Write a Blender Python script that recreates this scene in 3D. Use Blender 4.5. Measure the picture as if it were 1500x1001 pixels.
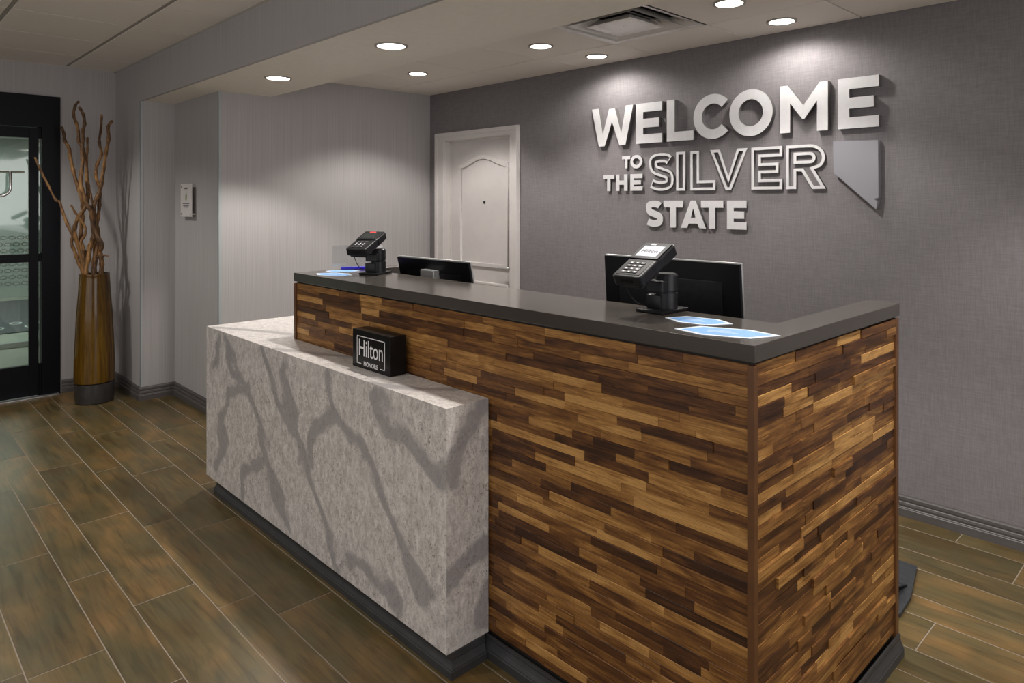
import bpy, bmesh, math, random
from mathutils import Vector, Matrix
random.seed(7)
for o in list(bpy.data.objects): bpy.data.objects.remove(o)
SC = bpy.context.scene; C = SC.collection
R = math.radians

# ------------------------------------------------------------------ camera
CAMH = 1.5154; YAW = 43.651
cam = bpy.data.cameras.new('camera'); camo = bpy.data.objects.new('camera', cam); C.objects.link(camo)
camo.location = (0, 0, CAMH); camo.rotation_euler = (R(90), 0, R(90-YAW))
cam.sensor_width = 36; cam.lens = 36*1023.86/1500; cam.shift_y = -(500.5-294.885)/1500
cam.clip_start = .05; SC.camera = camo
# ------------------------------------------------------------------ world and light
w = bpy.data.worlds.new('world'); SC.world = w; w.use_nodes = True
w.node_tree.nodes['Background'].inputs[0].default_value = (.8, .87, 1, 1)
w.node_tree.nodes['Background'].inputs[1].default_value = .15
SC.view_settings.view_transform = 'Standard'; SC.view_settings.look = 'None'
SC.view_settings.gamma = 1; SC.view_settings.use_curve_mapping = False
SC.view_settings.exposure = 0.70
WARM = (1, .945, .885)
def area(name, loc, rot, sx, sy, power, col):
    l = bpy.data.lights.new(name, 'AREA'); l.shape = 'RECTANGLE'; l.size = sx; l.size_y = sy
    l.energy = power; l.color = col
    o = bpy.data.objects.new(name, l); o.location = loc; o.rotation_euler = rot; C.objects.link(o); return o
# unseen soft fill panels added behind and beside the camera; no windows built
area('front_fill_light', (-1.5, -3.1, 1.45), (R(90), 0, 0), 6.5, 2.1, 30, (1, .975, .965))
area('right_fill_light', (2.9, 1.2, 1.5), (R(90), 0, R(90)), 4.0, 2.0, 40, (1, .975, .965))
area('vestibule_fill_light', (-10.9, .9, 2.46), (0, 0, 0), 3.6, 3.2, 50, (.96, 1, .96))  # added panel under the ceiling, brightens the space behind the glass

# ------------------------------------------------------------------ materials
def mat(name, col=(.5, .5, .5), rough=.5, metal=0, spec=.5, emit=None, es=0, coat=0):
    m = bpy.data.materials.new(name); m.use_nodes = True
    b = m.node_tree.nodes['Principled BSDF']
    b.inputs['Base Color'].default_value = (*col, 1); b.inputs['Roughness'].default_value = rough
    b.inputs['Metallic'].default_value = metal; b.inputs['Specular IOR Level'].default_value = spec
    b.inputs['Coat Weight'].default_value = coat
    if emit: b.inputs['Emission Color'].default_value = (*emit, 1); b.inputs['Emission Strength'].default_value = es
    return m
class G:
    def __init__(s, m): s.nt = m.node_tree; s.b = s.nt.nodes['Principled BSDF']
    def n(s, t, **k):
        x = s.nt.nodes.new(t)
        for a, v in k.items(): setattr(x, a, v)
        return x
    def l(s, a, b): s.nt.links.new(a, b)
    def coord(s, scale=(1, 1, 1), rot=(0, 0, 0), gen='Object'):
        t = s.n('ShaderNodeTexCoord'); mp = s.n('ShaderNodeMapping'); s.l(t.outputs[gen], mp.inputs[0])
        mp.inputs['Scale'].default_value = scale; mp.inputs['Rotation'].default_value = rot; return mp.outputs[0]
    def noise(s, vec, scale=1, det=4, rough=.5, dist=0):
        x = s.n('ShaderNodeTexNoise'); s.l(vec, x.inputs['Vector']); x.inputs['Scale'].default_value = scale
        x.inputs['Detail'].default_value = det; x.inputs['Roughness'].default_value = rough; x.inputs['Distortion'].default_value = dist
        return x.outputs['Fac']
    def ramp(s, fac, stops, interp='LINEAR'):
        x = s.n('ShaderNodeValToRGB'); s.l(fac, x.inputs[0]); e = x.color_ramp.elements; x.color_ramp.interpolation = interp
        while len(e) < len(stops): e.new(.5)
        for k, (p, c) in enumerate(stops):
            e[k].position = p; e[k].color = (*c, 1) if len(c) == 3 else c
        return x.outputs[0]
    def mix(s, fac, a, b, mode='MIX'):
        x = s.n('ShaderNodeMix', data_type='RGBA', blend_type=mode)
        for sock, v in ((x.inputs[0], fac), (x.inputs[6], a), (x.inputs[7], b)):
            if isinstance(v, (int, float)): sock.default_value = v
            elif isinstance(v, tuple): sock.default_value = (*v, 1)
            else: s.l(v, sock)
        return x.outputs[2]
    def math(s, op, a, b=0):
        x = s.n('ShaderNodeMath', operation=op)
        for sock, v in ((x.inputs[0], a), (x.inputs[1], b)):
            if isinstance(v, (int, float)): sock.default_value = v
            else: s.l(v, sock)
        return x.outputs[0]
    def bump(s, h, st, dist=.002):
        x = s.n('ShaderNodeBump'); s.l(h, x.inputs['Height']); x.inputs['Strength'].default_value = st
        x.inputs['Distance'].default_value = dist; s.l(x.outputs[0], s.b.inputs['Normal'])
    def col(s, c): s.l(c, s.b.inputs['Base Color'])
def g3(v): return (v, v, v)

def wallpaper():
    m = mat('striated_wallpaper', rough=.75, spec=.25); g = G(m)
    t = g.n('ShaderNodeTexCoord'); sp = g.n('ShaderNodeSeparateXYZ'); g.l(t.outputs['Object'], sp.inputs[0])
    u = g.math('ADD', sp.outputs[0], sp.outputs[1]); cb = g.n('ShaderNodeCombineXYZ')
    g.l(g.math('MULTIPLY', u, 150), cb.inputs[0]); g.l(g.math('MULTIPLY', sp.outputs[2], 1.3), cb.inputs[1])
    f = g.noise(cb.outputs[0], 1, 3, .6)
    g.col(g.ramp(f, [(.32, (.385, .369, .371)), (.5, (.42, .403, .406)), (.68, (.455, .437, .441))])); g.bump(f, .06); return m
def linen():
    m = mat('grey_linen_wallpaper', rough=.7, spec=.3); g = G(m)
    a = g.noise(g.coord((14, 14, 260)), 1, 3, .6); b = g.noise(g.coord((260, 260, 14)), 1, 3, .6)
    f = g.math('MULTIPLY', g.math('ADD', a, b), .5)
    g.col(g.ramp(f, [(.36, (.163, .152, .159)), (.5, (.194, .181, .189)), (.64, (.226, .211, .220))])); g.bump(f, .08); return m
def tile_wood():
    m = mat('wood_look_porcelain', rough=.32, spec=.42); g = G(m)
    t = g.n('ShaderNodeTexCoord'); oi = g.n('ShaderNodeObjectInfo'); gm = g.n('ShaderNodeNewGeometry')
    vm = g.n('ShaderNodeVectorMath', operation='ADD'); g.l(gm.outputs['Position'], vm.inputs[0])
    cb = g.n('ShaderNodeCombineXYZ'); g.l(g.math('MULTIPLY', oi.outputs['Random'], 31), cb.inputs[0]); g.l(g.math('MULTIPLY', oi.outputs['Random'], 17), cb.inputs[1])
    g.l(cb.outputs[0], vm.inputs[1])
    def mp(sc):
        x = g.n('ShaderNodeMapping'); g.l(vm.outputs[0], x.inputs[0]); x.inputs['Scale'].default_value = sc; return x.outputs[0]
    bl = g.noise(mp((2.2, 5, 1)), 1, 3, .55, .6)
    gr = g.noise(mp((3, 34, 1)), 1, 5, .62, 1.2)
    sp = g.noise(mp((5, 9, 1)), 1, 2, .5)
    base = g.ramp(bl, [(.28, (.070, .042, .014)), (.45, (.088, .064, .025)), (.6, (.135, .083, .030)), (.75, (.19, .11, .043))])
    base = g.mix(g.ramp(sp, [(.42, g3(0)), (.66, g3(.6))]), base, (.078, .068, .033))
    base = g.mix(.75, base, g.ramp(gr, [(.3, g3(.45)), (.52, g3(1)), (.75, g3(1.35))]), 'MULTIPLY')
    v = g.ramp(oi.outputs['Random'], [(0, g3(.82)), (1, g3(1.15))]); g.col(g.mix(1, base, v, 'MULTIPLY'))
    g.bump(gr, .12); return m
def strip_wood():
    m = mat('reclaimed_walnut_strips', rough=.42, spec=.4); g = G(m)
    at = g.n('ShaderNodeAttribute', attribute_name='tone'); gm = g.n('ShaderNodeNewGeometry')
    sp = g.n('ShaderNodeSeparateColor'); g.l(at.outputs['Color'], sp.inputs[0])
    px = g.n('ShaderNodeSeparateXYZ'); g.l(gm.outputs['Position'], px.inputs[0])
    cb = g.n('ShaderNodeCombineXYZ')
    g.l(g.math('ADD', g.math('ADD', px.outputs[0], px.outputs[1]), g.math('MULTIPLY', sp.outputs[1], 37)), cb.inputs[0])
    g.l(g.math('ADD', px.outputs[2], g.math('MULTIPLY', sp.outputs[1], 19)), cb.inputs[1])
    def mp(sc, r=0):
        x = g.n('ShaderNodeMapping'); g.l(cb.outputs[0], x.inputs[0]); x.inputs['Scale'].default_value = sc; x.inputs['Rotation'].default_value = (0, 0, r); return x.outputs[0]
    gr = g.noise(mp((5, 110, 1)), 1, 6, .66, 1.3); bl = g.noise(mp((5, 22, 1)), 1, 2, .5, 1.5); fn = g.noise(mp((14, 420, 1)), 1, 4, .65, .5)
    f = g.math('ADD', sp.outputs[0], g.math('MULTIPLY', g.math('SUBTRACT', g.math('ADD', gr, bl), 1.0), .95))
    g.col(g.ramp(f, [(0, (.034, .013, .005)), (.25, (.080, .030, .010)), (.5, (.165, .070, .019)), (.75, (.30, .145, .040)), (1, (.46, .25, .080))])); cc = g.b.inputs['Base Color'].links[0].from_socket
    g.col(g.mix(.8, cc, g.ramp(fn, [(.34, g3(.55)), (.5, g3(1)), (.66, g3(1.25))]), 'MULTIPLY'))
    g.bump(gr, .2, .001); return m
def stone():
    m = mat('grey_veined_quartz', rough=.28, spec=.45); g = G(m)
    at = g.n('ShaderNodeAttribute', attribute_name='vein'); sp = g.n('ShaderNodeSeparateColor'); g.l(at.outputs['Color'], sp.inputs[0])
    c = g.coord((1, 1, 1))
    c2 = g.coord((1, 1, .6), (0, R(-22), 0)); n1 = g.noise(c2, 40, 8, .8, .5); n5 = g.noise(c, 11, 4, .6, .6); n2 = g.noise(c2, 95, 4, .65, 1.2); n3 = g.noise(c, 5, 3, .5, .4); n4 = g.noise(c, 150, 3, .6)
    base = g.ramp(n1, [(.36, (.36, .335, .325)), (.5, (.55, .518, .50)), (.64, (.72, .69, .66))])
    v = g.math('ADD', sp.outputs[0], g.math('ADD', g.math('MULTIPLY', g.math('SUBTRACT', n1, .5), 1.3), g.math('MULTIPLY', g.math('SUBTRACT', n5, .5), 1.6)))
    base = g.mix(g.ramp(v, [(.30, g3(0)), (.62, g3(.78))]), base, (.265, .253, .26))
    sk = g.math('MULTIPLY', g.ramp(n2, [(.58, g3(0)), (.66, g3(1))]), g.ramp(n3, [(.40, g3(.15)), (.58, g3(1))]))
    base = g.mix(sk, base, (.19, .165, .15))
    base = g.mix(g.ramp(n4, [(.62, g3(0)), (.68, g3(.7))]), base, (.15, .13, .12))
    g.col(base); return m
def plain_noise(name, c1, c2, sc, rough, spec=.5, metal=0, bump=0):
    m = mat(name, c1, rough, metal, spec); g = G(m); f = g.noise(g.coord(), sc, 4, .6)
    g.col(g.ramp(f, [(.3, c1), (.7, c2)]))
    if bump: g.bump(f, bump)
    return m
def glaze():
    m = mat('amber_glaze', rough=.2, spec=.4, coat=.15); g = G(m)
    f = g.noise(g.coord((26, 26, 1.6)), 1, 4, .6, .8); f2 = g.noise(g.coord((60, 60, 3)), 1, 3, .6)
    g.col(g.mix(.35, g.ramp(f, [(.3, (.042, .015, .001)), (.5, (.095, .045, .003)), (.7, (.15, .082, .005))]), g.ramp(f2, [(.4, (.045, .018, .002)), (.6, (.17, .09, .008))])))
    return m
def bark():
    m = mat('driftwood_bark', rough=.6, spec=.4); g = G(m)
    f = g.noise(g.coord((9, 9, 5)), 1, 4, .6, .8); f2 = g.noise(g.coord((90, 90, 30)), 1, 3, .6)
    g.col(g.mix(.4, g.ramp(f, [(.38, (.02, .009, .005)), (.5, (.11, .047, .012)), (.62, (.40, .21, .065))]), g.ramp(f2, [(.35, (.06, .03, .015)), (.65, (.36, .2, .09))])))
    g.bump(f2, .5); return m
def glass(name, tint=(.9, .95, .93), refl=.08):
    m = bpy.data.materials.new(name); m.use_nodes = True; nt = m.node_tree; nt.nodes.clear()
    o = nt.nodes.new('ShaderNodeOutputMaterial'); t = nt.nodes.new('ShaderNodeBsdfTransparent'); g = nt.nodes.new('ShaderNodeBsdfGlossy')
    t.inputs[0].default_value = (*tint, 1); g.inputs['Roughness'].default_value = .03
    x = nt.nodes.new('ShaderNodeMixShader'); x.inputs[0].default_value = refl
    nt.links.new(t.outputs[0], x.inputs[1]); nt.links.new(g.outputs[0], x.inputs[2]); nt.links.new(x.outputs[0], o.inputs[0]); return m
M = dict(
 paper=wallpaper(), linen=linen(), tile=tile_wood(), strip=strip_wood(), stone=stone(), glaze=glaze(), bark=bark(),
 glass=glass('clear_glass'), acrylic=glass('clear_acrylic', (.93, .95, .96), .06),
 grout=plain_noise('beige_grout', (.20, .165, .13), (.25, .21, .165), 60, .8),
 ctile=plain_noise('ceiling_tile_white', (.80, .755, .70), (.84, .795, .74), 240, .9, .2, 0, .08),
 cgrid=mat('ceiling_grid_paint', (.36, .34, .31), .6), plaster=plain_noise('painted_soffit', (.82, .785, .71), (.86, .825, .75), 30, .8, .2),
 gridw=mat('white_grid_steel', (.62, .6, .56), .5),
 base=plain_noise('taupe_rubber_base', (.085, .078, .078), (.10, .092, .09), 20, .45),
 dbase=plain_noise('charcoal_base', (.030, .031, .034), (.042, .042, .045), 20, .4),
 slab=plain_noise('dark_taupe_quartz', (.046, .040, .035), (.062, .054, .047), 300, .15, .85),
 post=plain_noise('walnut_corner_post', (.085, .034, .011), (.125, .052, .017), 14, .4),
 core=mat('black_carcass', (.008, .007, .006), .6), white=plain_noise('white_door_paint', (.62, .59, .585), (.66, .63, .62), 8, .45),
 letter=plain_noise('satin_white_metal', (.56, .555, .57), (.61, .605, .62), 25, .38), nev=mat('brushed_silver', (.27, .27, .30), .45, .2),
 black=plain_noise('black_plastic', (.007, .007, .009), (.012, .012, .014), 50, .35, .3), gloss=mat('gloss_black', (.005, .005, .006), .4, 0, .2),
 satin=mat('satin_black_box', (.005, .005, .005), .28, 0, .3), chrome=mat('chrome', (.75, .75, .74), .15, 1), alu=mat('brushed_aluminium', (.62, .62, .63), .3, .8),
 frame=mat('black_anodised_frame', (.0035, .0035, .006), .4, 0, .15), text=mat('white_print', (.75, .75, .76), .5), pale=mat('pale_key', (.5, .5, .52), .5),
 vent=plain_noise('vent_enamel', (.70, .68, .66), (.76, .74, .72), 30, .25), dark=mat('duct_dark', (.012, .012, .012), .8),
 lens=mat('lamp_lens', (.9, .9, .9), .4, emit=(1, .95, .88), es=9), led=mat('red_indicator', (.4, .02, .02), .4, emit=(1, .08, .06), es=.5),
 screen=mat('lit_screen', (.3, .3, .32), .3, emit=(.85, .9, 1), es=.22), dscreen=mat('dim_screen', (.02, .025, .025), .2), ink=mat('dark_ink', (.03, .03, .035), .6),
 blue=plain_noise('blue_card', (.10, .27, .58), (.15, .34, .64), 60, .4), card=mat('white_card_border', (.52, .57, .64), .4), violet=mat('violet_blue_plastic', (.03, .02, .6), .3),
 guard=mat('clear_corner_guard', (.40, .43, .45), .25), vbase=plain_noise('charcoal_glaze', (.028, .026, .026), (.05, .047, .045), 30, .3),
 ret=mat('dark_letter_return', (.13, .125, .125), .45), rubber=plain_noise('dark_rubber_mat', (.018, .02, .024), (.035, .038, .044), 60, .5), green=mat('leaf_green', (.16, .25, .05), .5), pad_key=mat('dark_key', (.03, .03, .035), .5), greyp=mat('grey_print', (.16, .16, .18), .6),
 vfloor=plain_noise('pale_vestibule_floor', (.40, .40, .34), (.50, .50, .43), 2, .5), vwall=plain_noise('pale_vestibule_wall', (.42, .45, .42), (.50, .53, .50), 1.5, .8),
 vmat=plain_noise('grey_entrance_mat', (.075, .08, .09), (.10, .105, .115), 80, .9), dot=mat('frosted_dot', (.75, .78, .76), .6), desk=mat('work_surface', (.18, .16, .14), .5),
)
# ------------------------------------------------------------------ mesh builder
class MB:
    def __init__(s): s.v = []; s.f = []
    def add(s, vs, fs):
        k = len(s.v); s.v += [tuple(p) for p in vs]; s.f += [tuple(i+k for i in f) for f in fs]; return s
    def box(s, a, b):
        x0, y0, z0 = a; x1, y1, z1 = b
        return s.add([(x0,y0,z0),(x1,y0,z0),(x1,y1,z0),(x0,y1,z0),(x0,y0,z1),(x1,y0,z1),(x1,y1,z1),(x0,y1,z1)],
                     [(0,3,2,1),(4,5,6,7),(0,1,5,4),(1,2,6,5),(2,3,7,6),(3,0,4,7)])
    def cbox(s, a, b, c=.002):                       # box with all edges chamfered
        bm = bmesh.new(); bmesh.ops.create_cube(bm, size=1)
        for v in bm.verts: v.co = Vector([a[i]+(v.co[i]+.5)*(b[i]-a[i]) for i in range(3)])
        bmesh.ops.bevel(bm, geom=bm.edges[:], offset=c, segments=2, affect='EDGES', profile=.6)
        bm.verts.index_update(); s.add([v.co for v in bm.verts], [[v.index for v in f.verts] for f in bm.faces]); bm.free(); return s
    def poly(s, pts, h0, h1, ax='z'):                # prism from an outline
        n = len(pts)
        if sum(pts[i][0]*pts[(i+1)%n][1]-pts[(i+1)%n][0]*pts[i][1] for i in range(n)) < 0: pts = pts[::-1]
        def P(p, h): return {'z': (p[0], p[1], h), 'y': (p[0], h, p[1]), 'x': (h, p[0], p[1])}[ax]
        lo = [P(p, h0) for p in pts]; hi = [P(p, h1) for p in pts]
        fs = [tuple(range(n))[::-1], tuple(range(n, 2*n))] + [(i, (i+1)%n, (i+1)%n+n, i+n) for i in range(n)]
        if ax == 'y': fs = [f[::-1] for f in fs]
        return s.add(lo+hi, fs)
    def lathe(s, prof, c=(0, 0, 0), n=40, caps=True):
        vs = []; fs = []
        for r, z in prof:
            for k in range(n): a = 2*math.pi*k/n; vs.append((c[0]+r*math.cos(a), c[1]+r*math.sin(a), c[2]+z))
        for j in range(len(prof)-1):
            for k in range(n): k2 = (k+1)%n; fs.append((j*n+k, j*n+k2, (j+1)*n+k2, (j+1)*n+k))
        if caps: fs.append(tuple(range(n))[::-1]); fs.append(tuple(range((len(prof)-1)*n, len(prof)*n)))
        return s.add(vs, fs)
    def tube(s, pts, rad, n=10):
        pts = [Vector(p) for p in pts]; rads = rad if isinstance(rad, (list, tuple)) else [rad]*len(pts); vs = []; fs = []
        up = Vector((.13, .31, .94)).normalized()
        for i, p in enumerate(pts):
            t = (pts[min(i+1, len(pts)-1)]-pts[max(i-1, 0)]).normalized()
            if abs(t.dot(up)) > .97: up = Vector((1, .1, 0)).normalized()
            x = t.cross(up).normalized(); y = x.cross(t)
            up = y if i else up
            for k in range(n): a = 2*math.pi*k/n; vs.append(p+(x*math.cos(a)+y*math.sin(a))*rads[i])
        for i in range(len(pts)-1):
            for k in range(n): k2 = (k+1)%n; fs.append((i*n+k, i*n+k2, (i+1)*n+k2, (i+1)*n+k))
        fs.append(tuple(range(n))[::-1]); fs.append(tuple(range((len(pts)-1)*n, len(pts)*n)))
        return s.add(vs, fs)
    def xf(s, mtx): s.v = [tuple(mtx @ Vector(p)) for p in s.v]; return s
    def build(s, name, m, parent=None, kind=None, label=None, smooth=False, colors=None, cname='tone'):
        me = bpy.data.meshes.new(name); me.from_pydata([tuple(p) for p in s.v], [], s.f)
        bm = bmesh.new(); bm.from_mesh(me); bmesh.ops.recalc_face_normals(bm, faces=bm.faces[:]); bm.to_mesh(me); bm.free()
        me.materials.append(m)
        if smooth:
            me.polygons.foreach_set('use_smooth', [True]*len(me.polygons))
            me.set_sharp_from_angle(angle=R(38))
        if colors:
            a = me.color_attributes.new(cname, 'FLOAT_COLOR', 'POINT')
            for i, c in enumerate(colors): a.data[i].color = c
        o = bpy.data.objects.new(name, me); C.objects.link(o)
        if parent: o.parent = parent
        if kind: o['kind'] = kind
        if label: o['label'] = label
        return o
def tag(o, label, cat, group=None):
    o['label'] = label; o['category'] = cat
    if group: o['group'] = group
    return o
def thing(name, label, cat, loc=(0, 0, 0), rz=0, group=None):
    o = bpy.data.objects.new(name, None); C.objects.link(o); o.location = loc; o.rotation_euler = (0, 0, rz); o.empty_display_size = .1
    return tag(o, label, cat, group)
def ring_mb(r0, r1, z0, z1, n=32): return MB().lathe([(r0, z0), (r1, z0), (r1, z1), (r0, z1), (r0, z0)], n=n, caps=False)
def curve_mesh(name, loops, depth, m, parent=None, mtx=None, bev=0):   # loops with holes -> solid plate
    cu = bpy.data.curves.new(name, 'CURVE'); cu.dimensions = '2D'; cu.fill_mode = 'BOTH'; cu.extrude = depth/2; cu.bevel_depth = bev; cu.bevel_resolution = 0; cu.offset = -bev
    for lp in loops:
        sp = cu.splines.new('POLY'); sp.points.add(len(lp)-1); sp.use_cyclic_u = True
        for i, p in enumerate(lp): sp.points[i].co = (p[0], p[1], 0, 1)
    return _conv(name, cu, m, parent, mtx)
def _conv(name, cu, m, parent, mtx):
    tmp = bpy.data.objects.new('tmp', cu); C.objects.link(tmp)
    me = bpy.data.meshes.new_from_object(tmp.evaluated_get(bpy.context.evaluated_depsgraph_get()))
    bpy.data.objects.remove(tmp); me.name = name
    if mtx: me.transform(mtx)
    me.materials.clear(); me.materials.append(m)
    o = bpy.data.objects.new(name, me); C.objects.link(o)
    if parent: o.parent = parent
    return o
def text_mesh(name, body, size, m, parent, mtx, depth=.0004, sx=1, align='CENTER', bold=0):
    cu = bpy.data.curves.new(name, 'FONT'); cu.body = body; cu.size = size; cu.extrude = depth; cu.align_x = align; cu.align_y = 'CENTER'; cu.offset = bold
    return _conv(name, cu, m, parent, mtx @ Matrix.Diagonal((sx, 1, 1, 1)))
VERT = Matrix.Rotation(R(90), 4, 'X')              # xy text -> xz, facing -y
F= [(-1.741, -1.331, 0.782, 1), (-1.367, -1.114, 0.744, 1), (-1.532, -1.197, 0.724, 1), (-1.615, -1.285, 0.555, 1), (-1.519, -1.056, 0.419, 1), (-1.622, -1.409, 0.906, 1), (-1.409, -1.075, 0.935, 1), (-1.355, -1.129, 0.884, 1), (-1.009, -0.818, 0.966, 1), (-1.473, -1.099, 0.62, 1), (-1.703, -1.473, 0.498, 1), (-1.573, -1.319, 0.127, 1), (-1.273, -1.104, 0.293, 1), (-1.155, -0.822, 0.702, 1), (-1.285, -1.065, 0.553, 1), (-1.056, -0.818, 0.431, 1), (-1.109, -0.853, 1.0, -1), (-1.129, -0.912, 0.906, -1), (-1.296, -1.15, 0.828, -1), (-1.041, -0.818, 0.825, -1), (-1.385, -1.155, 0.676, -1), (-1.06, -0.818, 0.591, -1), (-1.622, -1.285, 0.452, -1), (-1.218, -0.924, 0.36, -1), (-1.441, -1.181, 0.243, -1), (-1.733, -1.486, 0.693, -1), (-1.134, -0.964, 0.472, -1), (-2.817, -2.487, 1.009, 1), (-2.732, -2.602, 0.959, 1), (-2.062, -1.804, 0.97, 1), (-1.877, -1.727, 1.085, 1), (-1.804, -1.727, 0.972, 1), (-3.1, -3.009, 0.911, 1), (-3.1, -2.879, 1.061, 1), (-2.551, -2.418, 1.067, 1), (-1.991, -1.813, 0.894, 1), (-2.085, -1.882, 1.066, -1), (-1.959, -1.729, 0.905, -1), (-2.418, -2.201, 1.053, -1), (-3.1, -2.82, 1.009, -1), (-2.904, -2.558, 1.086, -1)]
E= [(1.896, 2.169, 0.963, 1), (2.238, 2.528, 1.024, 1), (1.842, 2.337, 0.785, 1), (2.029, 2.354, 0.824, 1), (1.799, 2.043, 0.5, 1), (2.071, 2.528, 0.281, 1), (1.577, 1.764, 1.039, 1), (1.719, 1.896, 0.988, 1), (1.686, 1.823, 0.522, 1), (2.086, 2.263, 0.638, 1), (2.27, 2.528, 0.63, 1), (1.583, 1.661, 0.912, 1), (2.337, 2.528, 0.78, 1), (1.909, 2.175, 0.253, 1), (1.871, 2.13, 1.052, -1), (2.091, 2.442, 1.076, -1), (2.063, 2.517, 0.997, -1), (1.764, 2.023, 0.846, -1), (2.115, 2.46, 0.711, -1), (1.577, 1.719, 1.0, -1), (1.922, 2.19, 0.603, -1), (2.175, 2.528, 0.498, -1), (1.884, 2.109, 0.342, -1), (2.001, 2.32, 0.415, -1), (1.577, 1.753, 0.376, -1), (1.577, 1.68, 0.558, -1), (1.896, 2.115, 0.699, -1)]
V = [[(-3.513, 0.84), (-3.417, 0.682), (-3.191, 0.595), (-3.107, 0.488), (-3.026, 0.332), (-2.928, 0.187), (-2.835, 0.099)], [(-3.107, 0.826), (-2.928, 0.649), (-2.781, 0.53), (-2.694, 0.422), (-2.595, 0.323), (-2.5, 0.229), (-2.41, 0.109)], [(-2.89, 0.775), (-2.853, 0.681), (-2.781, 0.563)], [(-2.5, 0.836), (-2.454, 0.7), (-2.269, 0.61), (-2.163, 0.511), (-2.04, 0.411), (-1.947, 0.31), (-1.86, 0.215)], [(-2.454, 0.685), (-2.611, 0.587), (-2.644, 0.436)], [(-2.151, 0.822), (-2.064, 0.716), (-1.925, 0.697), (-1.818, 0.661), (-1.756, 0.628)], [(-3.666, 0.679), (-3.614, 0.807)], [(-3.234, 0.632), (-3.464, 0.578), (-3.588, 0.395), (-3.538, 0.27), (-3.666, 0.137)], [(-3.324, 0.101), (-3.301, 0.219), (-3.066, 0.338)], [(-2.352, 0.146), (-2.215, 0.183), (-2.088, 0.149), (-2.016, 0.111)]]
VE= [[(1.515, 0.838), (1.448, 0.738), (1.4, 0.626)], [(1.368, 0.302), (1.448, 0.335), (1.549, 0.377)], [(1.506, 0.109), (1.549, 0.221)]]
b1=[(-0.442, 1.849), (-0.409, 1.748), (-0.364, 1.639), (-0.306, 1.523), (-0.277, 1.51), (-0.239, 1.418), (-0.191, 1.319), (-0.157, 1.261), (-0.161, 1.194), (-0.14, 1.128), (-0.123, 1.053), (-0.098, 0.971)]
b2=[(-0.306, 2.09), (-0.285, 2.036), (-0.277, 1.986), (-0.235, 1.92), (-0.215, 1.846), (-0.173, 1.722), (-0.152, 1.655), (-0.127, 1.572), (-0.115, 1.504), (-0.123, 1.427), (-0.132, 1.276), (-0.123, 1.193), (-0.09, 1.128), (-0.065, 1.053), (-0.065, 0.971)]
b3=[(-0.09, 2.268), (-0.115, 2.235), (-0.123, 2.161), (-0.098, 2.095), (-0.086, 2.028), (-0.09, 1.96), (-0.066, 1.919), (-0.053, 1.789), (-0.053, 1.686), (-0.04, 1.603), (-0.032, 1.522), (-0.051, 1.463), (-0.09, 1.401), (-0.123, 1.328), (-0.129, 1.245), (-0.098, 1.079), (-0.082, 0.971)]
b4=[(-0.119, 2.012), (-0.123, 1.919), (-0.123, 1.821), (-0.108, 1.722), (-0.082, 1.629), (-0.057, 1.546), (-0.04, 1.489), (-0.032, 1.427), (-0.025, 1.328), (-0.032, 1.219), (-0.035, 1.095), (-0.025, 0.971)]
b5=[(-0.04, 2.214), (-0.016, 2.161), (-0.016, 2.095), (-0.036, 2.038), (-0.04, 1.971), (-0.049, 1.888), (-0.04, 1.805), (-0.049, 1.655), (-0.03, 1.572), (-0.009, 1.489), (0.009, 1.437), (0.011, 1.344), (0.009, 1.245), (-0.016, 1.178), (-0.025, 1.079), (-0.04, 0.971)]
b6=[(0.018, 2.183), (0.013, 2.069), (0.009, 1.971), (0.037, 1.872), (0.009, 1.789), (0.001, 1.707), (0.022, 1.624), (0.017, 1.541), (0.006, 1.437), (-0.004, 1.333), (0.022, 1.23), (0.011, 1.1), (0.001, 0.971)]
b7=[(0.154, 2.123), (0.125, 2.08), (0.13, 1.986), (0.1, 1.872), (0.067, 1.738), (0.042, 1.613), (0.011, 1.515), (0.001, 1.427), (0.032, 1.261), (0.067, 1.193), (0.047, 1.128), (0.051, 1.053), (0.042, 0.971)]
b8=[(-0.134, 1.489), (-0.113, 1.437), (-0.082, 1.385), (-0.049, 1.318), (-0.051, 1.261), (-0.082, 1.211), (-0.082, 1.178), (-0.057, 1.095), (-0.04, 0.971)]
b9=[(0.109, 1.095), (0.074, 1.105), (0.026, 1.095), (0.001, 1.043), (-0.009, 0.971)]
# ================================================================== THE ROOM
YW = 3.695; ZC = 2.4375; XW = -4.909; YB1 = 1.6238; ZSO = 2.279; ZL = 2.580; YB2 = 2.2548; XE = -6.460; X2 = -5.795; Y3 = 1.873; XR = 3.0; YF = -3.2
# floor: grout bed with tiles laid in alternating widths
fl = MB().box((XE, YF, -.08), (XR, YW+.1, -.0009)).build('floor', M['grout'], kind='structure')
def tile_mb(x0, x1, y0, y1):
    g = .0020; c = .0008; zb = -.0009
    a = [(x0+g, y0+g), (x1-g, y0+g), (x1-g, y1-g), (x0+g, y1-g)]; b = [(x0+g+c, y0+g+c), (x1-g-c, y0+g+c), (x1-g-c, y1-g-c), (x0+g+c, y1-g-c)]
    m = MB(); m.add([(*p, zb) for p in a]+[(*p, -.0005) for p in a]+[(*p, 0) for p in b],
      [(8,9,10,11)]+[(i, (i+1)%4, (i+1)%4+4, i+4) for i in range(4)]+[(i+4, (i+1)%4+4, (i+1)%4+8, i+8) for i in range(4)]); return m
offs = {0: -3.555, 1: -3.225, 2: -3.765, 3: -3.53, 4: -3.34, 5: -3.845, 6: -4.035}
far = MB(); yy = .415-.366*10; k = -20
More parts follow.
